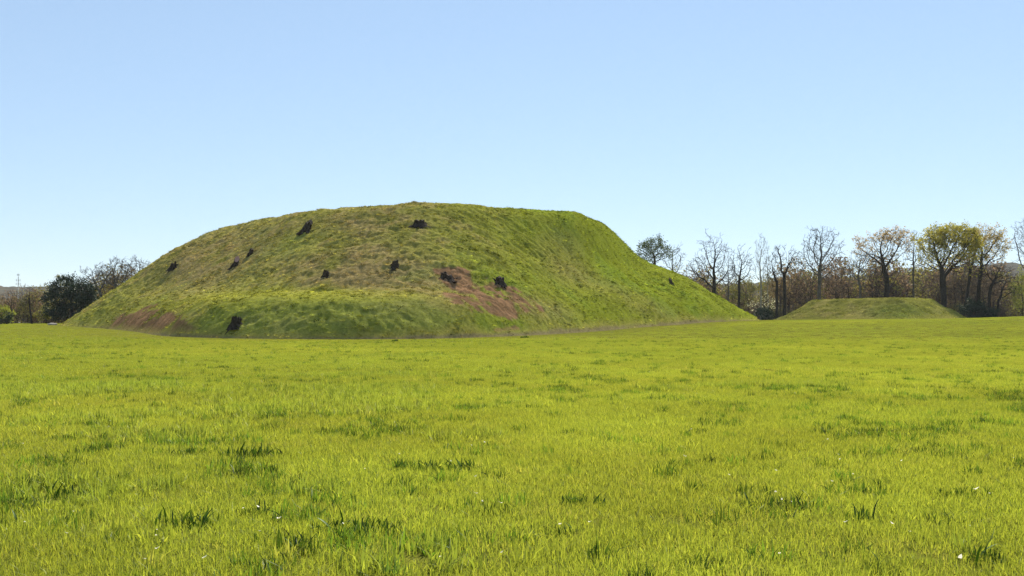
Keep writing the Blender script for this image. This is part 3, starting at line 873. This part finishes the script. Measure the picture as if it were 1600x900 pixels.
tree(1473, 254, (1474, 452), [(1480, 374, 44, 19), (1456, 386, 22, 16), (1508, 388, 22, 18), (1478, 404, 40, 18), (1492, 364, 30, 9), (1540, 428, 20, 5), (1446, 408, 16, 12), (1458, 414, 20, 12), (1502, 412, 26, 14)], 1500, 0.78, 14, 'huge oak with a yellow-green crown and thick trunk behind the small mound', M_BARK_D, name='oak_tree', group=G_R, leaf='oak', leaf_n=11000, leaf_size=0.42, leaf_top=True)
tree(1504, 258, (1516, 420), [(1524, 398, 16, 20)], 260, 0.36, 15, 'dark leaning trunk at the right side of the huge oak', M_BARK_D, group=G_R, leaf='oak', leaf_n=420, leaf_size=0.35)
tree(1529, 262, (1533, 420), [(1542, 378, 26, 24), (1558, 390, 18, 20), (1530, 394, 20, 18)], 760, 0.48, 16, 'tall tree with a tan budding crown right of the huge oak', M_BARK_D, group=G_R, leaf='tan', leaf_n=4200, leaf_size=0.36, leaf_top=True)
tree(1547, 256, (1548, 450), [(1552, 425, 20, 14), (1572, 430, 16, 16)], 320, 0.42, 17, 'short dark tree with crooked side limbs below the tan-crowned tree', M_BARK_D, group=G_R, jit=0.28, twigs=2)
tree(1556, 252, (1560, 470), [(1578, 446, 18, 18), (1562, 440, 10, 16)], 240, 0.30, 18, 'low dark tree with arching limbs near the dark evergreen bush', M_BARK_D, group=G_R, jit=0.28, twigs=2)
tree(1606, 270, (1604, 420), [(1600, 378, 22, 32), (1614, 392, 20, 28)], 620, 0.46, 19, 'bare grey tree cut by the right edge of the picture', M_BARK_G, group=G_R)
# left of the mound
tree(112, 205, (112, 478), [(112, 466, 32, 26), (104, 448, 18, 14), (128, 458, 22, 18), (92, 480, 16, 20), (116, 488, 38, 14), (140, 478, 16, 16)], 520, 0.35, 20, 'dense dark evergreen tree at the mound\'s left foot', M_BARK_D, name='evergreen_tree', group=G_L, leaf='ever', leaf_n=14000, leaf_size=0.34, shell=0.2)
tree(160, 232, (158, 462), [(156, 434, 24, 18), (140, 442, 20, 14)], 620, 0.34, 21, 'bare twiggy tree rising directly behind the dark evergreen', M_BARK_G, group=G_L, twigs=4)
tree(184, 228, (182, 450), [(184, 422, 20, 18), (168, 428, 16, 15)], 600, 0.34, 22, 'tallest of the bare twiggy trees behind the mound\'s left slope', M_BARK_G, group=G_L, twigs=4)
tree(212, 236, (212, 440), [(210, 422, 22, 16), (228, 422, 14, 12)], 560, 0.32, 23, 'bare tree whose top just shows over the mound\'s left slope', M_BARK_G, group=G_L, twigs=4)
tree(50, 196, (47, 452), [(41, 460, 5, 10), (47, 447, 2, 6)], 26, 0.26, 24, 'dead bare forked trunk standing alone left of the evergreen', M_BARK_D, name='dead_tree', group=G_L, twigs=1, step=0.9)
tree(18, 206, (18, 486), [(18, 474, 6, 14)], 60, 0.14, 25, 'thin bare sapling below the distant mast', M_BARK_D, group=G_L, twigs=2)

# shrubs
def shrub(px, d, ells, n, leaf, label, size=0.3, name='shrub', cat='shrub', group=None, stems=M_BARK_D, seed=0, shell=0.1):
    return tree(px, d, (px, ells[0][1] + ells[0][3] * 0.7), ells, 160, 0.09, seed, label, stems, name=name, leaf=leaf, leaf_n=n, cat=cat, group=group, step=0.6, twigs=2, leaf_size=size, shell=shell)
G_S = 'shrubs along the far edge of the field'
shrub(1524, 250, [(1524, 484, 16, 13), (1512, 490, 10, 9), (1540, 491, 18, 7)], 5200, 'ever', 'dark evergreen bush on the grass right of the small mound', 0.36, group=G_S, seed=40)
shrub(1196, 252, [(1196, 492, 14, 8), (1188, 496, 10, 6)], 2600, 'ever', 'dark low bush in the gap between the two mounds', 0.33, group=G_S, seed=41)
shrub(1192, 266, [(1192, 477, 22, 9), (1200, 468, 12, 8)], 400, 'white', 'white-blossomed shrub in the gap between the two mounds', 0.28, name='flowering_shrub', group=G_S, seed=42, shell=0.5)
shrub(3, 200, [(2, 492, 12, 8)], 1500, 'lime', 'yellow-green bush at the left edge of the picture', 0.28, group=G_S, seed=43)
shrub(10, 192, [(8, 501, 7, 5)], 1200, 'ever', 'low dark bush at the left edge in front of the yellow-green bush', 0.25, group=G_S, seed=44)
shrub(1598, 250, [(1598, 455, 12, 30)], 2200, 'lime', 'tall yellow-green shrub at the right edge below the bare tree', 0.32, group=G_S, seed=45)
shrub(1168, 275, [(1168, 452, 24, 20), (1155, 470, 18, 18)], 3600, 'olive', 'round olive-leaved tree behind the slim dark trees by the mound\'s right foot', 0.34, name='young_tree', cat='tree', group=G_R, seed=46)
shrub(72, 214, [(72, 490, 10, 12)], 1500, 'olive', 'olive bush beside the dark evergreen\'s left side', 0.28, group=G_S, seed=47)

# ------------------------------------------------------------------ woodland behind (one mass)
C_WOOD = bpy.data.collections.new('woodland_trees')
M_WBARK = bark('woodland_bark', (0.04, 0.032, 0.027), (0.10, 0.08, 0.066))
M_WLEAF = leafy('woodland_bud', (1, 1, 1), 0.4, 0.35, warm=(1.1, 1.05, 0.8))
def wood_proto(i, H, seed, ln):
    dt = tree_mesh_data((0, 0, 0), (0, 0, H * 0.42), [(0, 0, H * 0.68, H * 0.26, H * 0.26, H * 0.30), (0.8, 0, H * 0.5, H * 0.25, H * 0.25, H * 0.2)], 260, 0.22, seed, step=0.8, twigs=4, twig_len=1.6, leaves=True, leaf_n=ln, leaf_size=0.55, shell=0.2)
    vs, fs, mi, off = [], [], [], 0
    for key, mm in (('trunk', 0), ('crown', 0), ('leaves', 1)):
        v, f = dt[key][0], dt[key][1]
        vs.append(v); fs.append(f + off); off += len(v); mi.append(np.full(len(f), mm))
    sh = np.concatenate([np.zeros(off - len(dt['leaves'][0])), dt['leaves'][2]])
    me = new_mesh('wood_%02d' % i, np.vstack(vs), np.vstack(fs), [M_WBARK, M_WLEAF], False, np.concatenate(mi))
    attr_f(me, 'shade', sh)
    C_WOOD.objects.link(bpy.data.objects.new('wood_%02d' % i, me))
for i in range(4): wood_proto(i, 14.0, 500 + i, [500, 800, 250, 1300][i])
def brush_proto(i, seed):
    r = np.random.default_rng(seed)
    dt = tree_mesh_data((0, 0, 0), (0, 0, 0.5), [(0, 0, 2.2, 2.4, 2.4, 2.0)], 200, 0.06, seed, step=0.45, twigs=4, twig_len=1.2, leaves=True, leaf_n=900, leaf_size=0.3, shell=0.0)
    vs, fs, mi, off = [], [], [], 0
    for key, mm in (('trunk', 0), ('crown', 0), ('leaves', 1)):
        v, f = dt[key][0], dt[key][1]
        if len(v) == 0: continue
        vs.append(v); fs.append(f + off); off += len(v); mi.append(np.full(len(f), mm))
    sh = np.concatenate([np.zeros(off - len(dt['leaves'][0])), dt['leaves'][2]])
    me = new_mesh('wood_%02d' % i, np.vstack(vs), np.vstack(fs), [M_WBARK, M_WLEAF], False, np.concatenate(mi))
    attr_f(me, 'shade', sh)
    C_WOOD.objects.link(bpy.data.objects.new('wood_%02d' % i, me))
for i in range(2): brush_proto(4 + i, 520 + i)

def wood(name, label, p0, p1, n, d0, d1, hfun, nb, db):
    pxs = rng.uniform(p0, p1, n); d = rng.uniform(d0, d1, n)
    x = (pxs - 800) / F * d; z = ground_z(x, d) - 0.2
    h = hfun(pxs) * rng.uniform(0.72, 1.08, n)
    s = h / 14.0
    pick = rng.integers(0, 4, n)
    pal = np.array([(0.15, 0.10, 0.068), (0.17, 0.125, 0.065), (0.16, 0.145, 0.045), (0.20, 0.185, 0.05), (0.12, 0.09, 0.075), (0.17, 0.115, 0.08)])
    t = pal[rng.integers(0, len(pal), n)]
    bxp = rng.uniform(p0, p1, nb); bd = rng.uniform(db[0], db[1], nb); bx = (bxp - 800) / F * bd
    x = np.r_[x, bx]; d = np.r_[d, bd]; z = np.r_[z, ground_z(bx, bd) - 0.1]
    s = np.r_[s, rng.uniform(0.5, 1.15, nb)]; pick = np.r_[pick, rng.integers(4, 6, nb)]; t = np.vstack([t, pal[rng.integers(0, len(pal), nb)] * 0.8])
    m = len(x)
    rot = np.stack([np.zeros(m), np.zeros(m), rng.uniform(0, 6.28, m)], -1)
    o = gn_scatter(name, np.stack([x, d, z], -1), rot, np.stack([s * rng.uniform(0.85, 1.2, m), s, s], -1), pick, t, C_WOOD)
    tag(o, label, 'woodland', kind='stuff')
wood('woodland', 'brown and olive wood of leafless trees behind the small mound', 930, 1800, 240, 292, 400, lambda p: np.interp(p, [930, 1120, 1180, 1240, 1400, 1560, 1620, 1800], [15, 16, 15, 18, 18.5, 18, 16, 17]), 150, (280, 330))
wood('woodland', 'low brown wood of leafless trees beyond the mound\'s left foot', -200, 260, 120, 232, 380, lambda p: np.interp(p, [-200, 20, 80, 120, 260], [9.5, 8.5, 10, 12, 13]), 90, (222, 270))

# ------------------------------------------------------------------ distant wooded hills
def hill_col(nt):
    return ramp(nt, noise(nt, 0.035, 6, 0.75), [(0.3, (0.035, 0.045, 0.028)), (0.5, (0.085, 0.07, 0.05)), (0.7, (0.10, 0.095, 0.05))])
M_HILL = soil_like('wooded_hill', hill_col, 1.0, 0.15)
az = np.linspace(-700, 2300, 1100); rr = np.linspace(900, 2600, 70)
AZ, RR = np.meshgrid(az, rr, indexing='ij')
HX = (AZ - 800) / F * RR; HYY = RR
crest = np.interp(AZ, [-700, 0, 40, 100, 200, 800, 1150, 1300, 1500, 1555, 1575, 1610, 1700, 2300], [447, 450, 451, 453, 456, 462, 446, 436, 424, 417, 415, 419, 416, 420])
Hc = (HY - crest) / F * 1750 + 2.0
prof = sstep(900, 1750, RR) * (1 - 0.35 * sstep(1900, 2600, RR))
HZ = -4.5 + (Hc + 4.5) * prof + prof * (5 * fbm(HX, HYY, 300, 91, 3) + 3.0 * np.abs(vnoise(HX, HYY, 17, 95)) + 2.0 * vnoise(HX, HYY, 9, 96))
nx, ny = HX.shape
idx = np.arange(nx * ny).reshape(nx, ny)
fc = np.stack([idx[:-1, :-1], idx[1:, :-1], idx[1:, 1:], idx[:-1, 1:]], -1).reshape(-1, 4)
tag(link('hills', new_mesh('hills', np.stack([HX, HYY, HZ], -1), fc, [M_HILL], False)), 'distant hazy wooded hills on the skyline', kind='structure')

# ------------------------------------------------------------------ distant mast
def mast():
    m, nt, out = mat('galvanised_steel')
    b = nd(nt, 'ShaderNodeBsdfPrincipled'); b.inputs['Metallic'].default_value = 0.3; b.inputs['Roughness'].default_value = 0.6
    nt.links.new(ramp(nt, noise(nt, 0.6, 3), [(0.3, (0.3, 0.31, 0.33)), (0.7, (0.42, 0.43, 0.45))]), b.inputs['Base Color'])
    nt.links.new(b.outputs['BSDF'], out.inputs['Surface'])
    d = 880.0; x = (28.5 - 800) / F * d
    z0 = float(ground_z(x, d)) - 0.5
    top = EYE + (HY - 427) / F * d
    root = empty('radio_mast', (x, d, z0)); H = top - z0
    tag(root, 'tall thin steel antenna mast on the far left skyline', 'mast')
    rad = lambda t: 1.1 - 0.75 * t
    corners = [(math.cos(a), math.sin(a)) for a in (0.4, 0.4 + 2.094, 0.4 + 4.189)]
    for c in corners:
        A = np.array([[c[0] * rad(0), c[1] * rad(0), 0]]); B = np.array([[c[0] * rad(1), c[1] * rad(1), H * 0.93]])
        v, f = segs_mesh(A, B, np.array([0.16]), np.array([0.09]), 6)
        link('leg', new_mesh('leg', v, f, [m]), root)
    A, B = [], []
    nlev = 24
    for k in range(nlev):
        t0, t1 = k / nlev, (k + 1) / nlev
        for i in range(3):
            c0, c1 = corners[i], corners[(i + 1) % 3]
            A.append((c0[0] * rad(t0), c0[1] * rad(t0), t0 * H * .93)); B.append((c1[0] * rad(t1), c1[1] * rad(t1), t1 * H * .93))
            A.append((c0[0] * rad(t1), c0[1] * rad(t1), t1 * H * .93)); B.append((c1[0] * rad(t1), c1[1] * rad(t1), t1 * H * .93))
    A, B = np.array(A), np.array(B); n = len(A)
    v, f = segs_mesh(A, B, np.full(n, 0.06), np.full(n, 0.06), 4)
    link('lattice', new_mesh('lattice', v, f, [m]), root)
    v, f = segs_mesh(np.array([[0, 0, H * .92]]), np.array([[0, 0, H]]), np.array([0.12]), np.array([0.05]), 6)
    link('spire', new_mesh('spire', v, f, [m]), root)
    for zt, ln in ((0.80, 1.9), (0.87, 1.7), (0.97, 0.8)):
        A, B = [], []
        for a in np.arange(6) * math.pi / 3:
            A.append((0, 0, zt * H)); B.append((ln * math.cos(a), ln * math.sin(a), zt * H))
            A.append((ln * math.cos(a), ln * math.sin(a), zt * H - 0.8)); B.append((ln * math.cos(a), ln * math.sin(a), zt * H + 0.8))
        n = len(A)
        v, f = segs_mesh(np.array(A, float), np.array(B, float), np.tile([0.06, 0.18], n // 2), np.tile([0.06, 0.18], n // 2), 5)
        link('antenna_ring', new_mesh('antenna_ring', v, f, [m]), root)
mast()

# ------------------------------------------------------------------ stone at the mound's left foot
def stone():
    r = np.random.default_rng(9)
    d = 168.0; x = (82 - 800) / F * d; z = float(ground_z(x, d))
    import bmesh
    bm = bmesh.new(); bmesh.ops.create_icosphere(bm, subdivisions=3, radius=1.0)
    for v in bm.verts:
        n = vnoise(np.array([v.co.x * 2 + v.co.z]), np.array([v.co.y * 2 - v.co.z]), 1.0, 99)[0]
        v.co *= 1 + 0.22 * n
        v.co.x *= 0.75; v.co.y *= 0.5; v.co.z = v.co.z * 0.24
    me = bpy.data.meshes.new('stone'); bm.to_mesh(me); bm.free()
    me.materials.append(bark('pale_stone', (0.28, 0.25, 0.22), (0.45, 0.41, 0.37), 3))
    o = link('stone', me, None, (x, d, z + 0.12))
    tag(o, 'flat pale stone lying in the grass at the mound\'s left foot', 'stone')
stone()

# ------------------------------------------------------------------ weed clumps in the meadow
def weed_leaf_mesh(seed, L, wd):
    r = np.random.default_rng(seed)
    n = 6; vs = []; bend = r.uniform(0.15, 0.7)
    for i in range(n):
        t = i / (n - 1)
        w = wd * (math.sin(math.pi * min(1, 0.12 + 0.88 * t)) ** 0.8) * 0.5 + 0.002
        x = bend * L * t * t; z = L * t * (1 - 0.25 * bend * t)
        vs += [(x, -w, z + 0.25 * w), (x, 0, z), (x, w, z + 0.25 * w)]
    fs = []
    for i in range(n - 1):
        for s in range(2): fs.append((3 * i + s, 3 * i + s + 1, 3 * i + s + 4, 3 * i + s + 3))
    me = new_mesh('weed_leaf', vs, fs, [M_WEED], True)
    attr_f(me, 'shade', np.full(len(vs), r.uniform(0, 1)))
    return me
LEAVES = [weed_leaf_mesh(700 + i, L, w) for i, (L, w) in enumerate([(0.20, 0.030), (0.26, 0.036), (0.17, 0.026), (0.23, 0.022), (0.15, 0.034), (0.28, 0.028)])]

def hit_ground(px, py):
    d = 3.0
    for _ in range(60): d = (EYE - float(ground_z((px - 800) / F * d, d))) * F / (py - HY)
    return d

def weed(px, py, wpx, hpx, label, seed, nbig):
    r = np.random.default_rng(seed)
    d = hit_ground(px, py)
    x0 = (px - 800) / F * d
    root = empty('weed_clump', (x0, d, float(ground_z(x0, d))))
    tag(root, label, 'weed', 'dark weed clumps in the meadow')
    w = wpx / F * d; h = hpx / F * d * 0.8 + 0.085
    nb = int(np.clip(150 * w / 0.5, 80, 700))
    dep = min(0.9, 0.3 + 0.25 * w)
    v, f, s = blades(nb, 0.5, h * 0.4, h * 0.95, 0.010 * max(1, d / 16), 0.022 * max(1, d / 16), 0.55, seed, 2)
    v[:, 0] = (v[:, 0] + 0.16 * vnoise(v[:, 0] * 9, np.full(len(v), seed * 1.7), 1.0, 13)) * w; v[:, 1] *= dep
    v[:, 2] *= 0.72 + 0.4 * vnoise(v[:, 0], v[:, 1], 0.18, 14)
    me = new_mesh('foliage', v, f, [M_WEED]); attr_f(me, 'shade', s)
    fo = link('foliage', me, root); fo['kind'] = 'stuff'
    for k in range(int(nbig * 1.8)):
        o = link('leaf', LEAVES[int(r.integers(0, len(LEAVES)))], root)
        o.location = (r.uniform(-0.5, 0.5) * w, r.uniform(-0.4, 0.4) * dep, 0.0)
        sc = h / 0.26 * r.uniform(0.4, 0.9)
        o.scale = (sc * 0.9, sc * 0.8, sc)
        o.rotation_euler = (r.normal(0, 0.15), r.normal(0, 0.15), r.uniform(0, 6.28))

WEEDS = [
 (108, 776, 80, 24, 'row of broad dark leaves in the left foreground above the bottom left corner', 10),
 (158, 690, 26, 18, 'small dark weed clump, right-hand one of the pair in the left middle grass', 5),
 (95, 690, 60, 14, 'low dark weed clump, left-hand one of the pair in the left middle grass', 4),
 (285, 822, 100, 34, 'large dark weed clump in the lower left foreground', 14),
 (398, 806, 46, 26, 'short dark weed clump close right of the large lower left clump', 7),
 (390, 715, 90, 34, 'tall bushy dark weed clump left of centre in the middle grass', 10),
 (290, 712, 60, 20, 'thin weed clump with a reddish stalk left of the tall bushy clump', 5),
 (680, 736, 130, 26, 'long dark row of weeds at the centre of the field', 14),
 (550, 832, 130, 34, 'wide loose dark weed patch at the bottom centre left', 14),
 (470, 860, 40, 34, 'dark weed leaves below the wide loose patch near the bottom', 6),
 (345, 576, 26, 7, 'small flat dark weed tuft in the far grass below the lowest stump', 2),
 (617, 534, 12, 6, 'tiny dark tuft at the mound\'s foot under the middle stumps', 2),
 (820, 528, 12, 5, 'tiny dark tuft at the mound\'s foot under the central red earth', 2),
 (980, 614, 12, 9, 'small dark sprig standing alone at the middle right of the field', 2),
 (910, 790, 70, 28, 'dark leafy weed clump at the centre right foreground', 9),
 (775, 802, 60, 22, 'dark weed clump with white bits at the bottom centre', 7),
 (870, 838, 60, 22, 'low dark weed clump just below the centre right foreground clump', 6),
 (1090, 678, 32, 14, 'compact dark weed clump right of centre in the middle grass', 4),
 (1060, 732, 50, 12, 'low weed clump below the compact clump right of centre', 4),
 (1215, 795, 110, 30, 'dark weed patch with a white dead leaf in the right foreground', 10),
 (1345, 816, 50, 34, 'upright pair of broad dark leaf tufts in the right foreground', 8),
 (1432, 710, 80, 14, 'long low dark weed row in the right middle grass', 6),
 (1355, 686, 60, 12, 'low dark weed row above the long right one', 5),
 (1594, 628, 26, 14, 'dark weed clump at the right edge of the picture', 4),
 (1500, 776, 90, 20, 'sparse dark weed patch toward the right edge foreground', 6),
 (1535, 880, 70, 40, 'large dark weed clump at the bottom right corner', 8),
 (1375, 896, 40, 30, 'dark weed clump cut by the bottom edge at lower right', 6),
 (1100, 890, 70, 24, 'dark weeds at the bottom edge right of centre', 6),
 (610, 646, 30, 9, 'faint small weed tuft in the middle grass left of centre', 2),
 (175, 640, 50, 9, 'low dark weed tuft in the left far grass', 3),
 (1548, 582, 22, 6, 'tiny dark tuft in the far right grass', 2),
 (5, 826, 24, 22, 'dark leaf clump cut by the left edge of the foreground', 3),
]
for k, (px, py, w, h, lb, nb) in enumerate(WEEDS): weed(px, py, w, h, lb, 900 + k, nb)

# pale dead leaves lying in the grass
def litter():
    r = np.random.default_rng(77)
    n = 70
    pxs = r.uniform(-20, 1620, n); pys = 540 + 360 * r.uniform(0, 1, n) ** 0.8
    fixed = [(1212, 788), (1333, 758), (1548, 790), (1500, 898), (875, 842), (743, 790), (782, 806), (380, 815), (436, 832), (1070, 728), (922, 838), (1525, 783), (1300, 770)]
    pxs[:len(fixed)] = [p[0] for p in fixed]; pys[:len(fixed)] = [p[1] for p in fixed]
    vs = []; fs = []; sh = []
    for i in range(n):
        d = hit_ground(pxs[i], pys[i]); x = (pxs[i] - 800) / F * d; z = float(ground_z(x, d)) + 0.11
        L = r.uniform(0.010, 0.02) * (1.6 if i < len(fixed) else 1) * max(1, d / 30); a = r.uniform(0, 6.28); c, s = math.cos(a), math.sin(a)
        b = len(vs)
        for u, v, w in ((-1, 0, 0.2), (-0.2, 0.45, 0), (0.3, -0.4, 0.25), (1, 0.05, 0.6), (0.35, 0.4, 0.3), (-0.3, -0.45, -0.05)):
            vs.append((x + L * (u * c - v * s), d + L * (u * s + v * c), z + L * w * 1.2))
        fs += [(b, b + 5, b + 1), (b + 1, b + 5, b + 2, b + 4), (b + 2, b + 3, b + 4)]
        sh += [r.uniform(0, 1)] * 6
    me = new_mesh('dead_leaf_litter', vs, fs, [M_STRAW]); attr_f(me, 'shade', sh)
    tag(link('dead_leaf_litter', me), 'pale dead leaves scattered through the meadow grass', 'leaf litter', kind='stuff')
litter()

# ------------------------------------------------------------------ air
def haze():
    m, nt, out = mat('haze_air')
    v = nd(nt, 'ShaderNodeVolumePrincipled')
    v.inputs['Color'].default_value = (0.80, 0.89, 1.0, 1); v.inputs['Density'].default_value = 0.00004
    v.inputs['Anisotropy'].default_value = 0.2
    nt.links.new(v.outputs['Volume'], out.inputs['Volume'])
    x0, x1, y0, y1, z0, z1 = -9600, 9600, -700, 13000, -8.0, 105.0
    vs = [(x, y, z) for z in (z0, z1) for y in (y0, y1) for x in (x0, x1)]
    fs = [(0, 2, 3, 1), (4, 5, 7, 6), (0, 1, 5, 4), (2, 6, 7, 3), (0, 4, 6, 2), (1, 3, 7, 5)]
    o = link('haze', new_mesh('haze', vs, fs, [m])); tag(o, 'thin blue haze in the air over the field', kind='stuff')
haze()
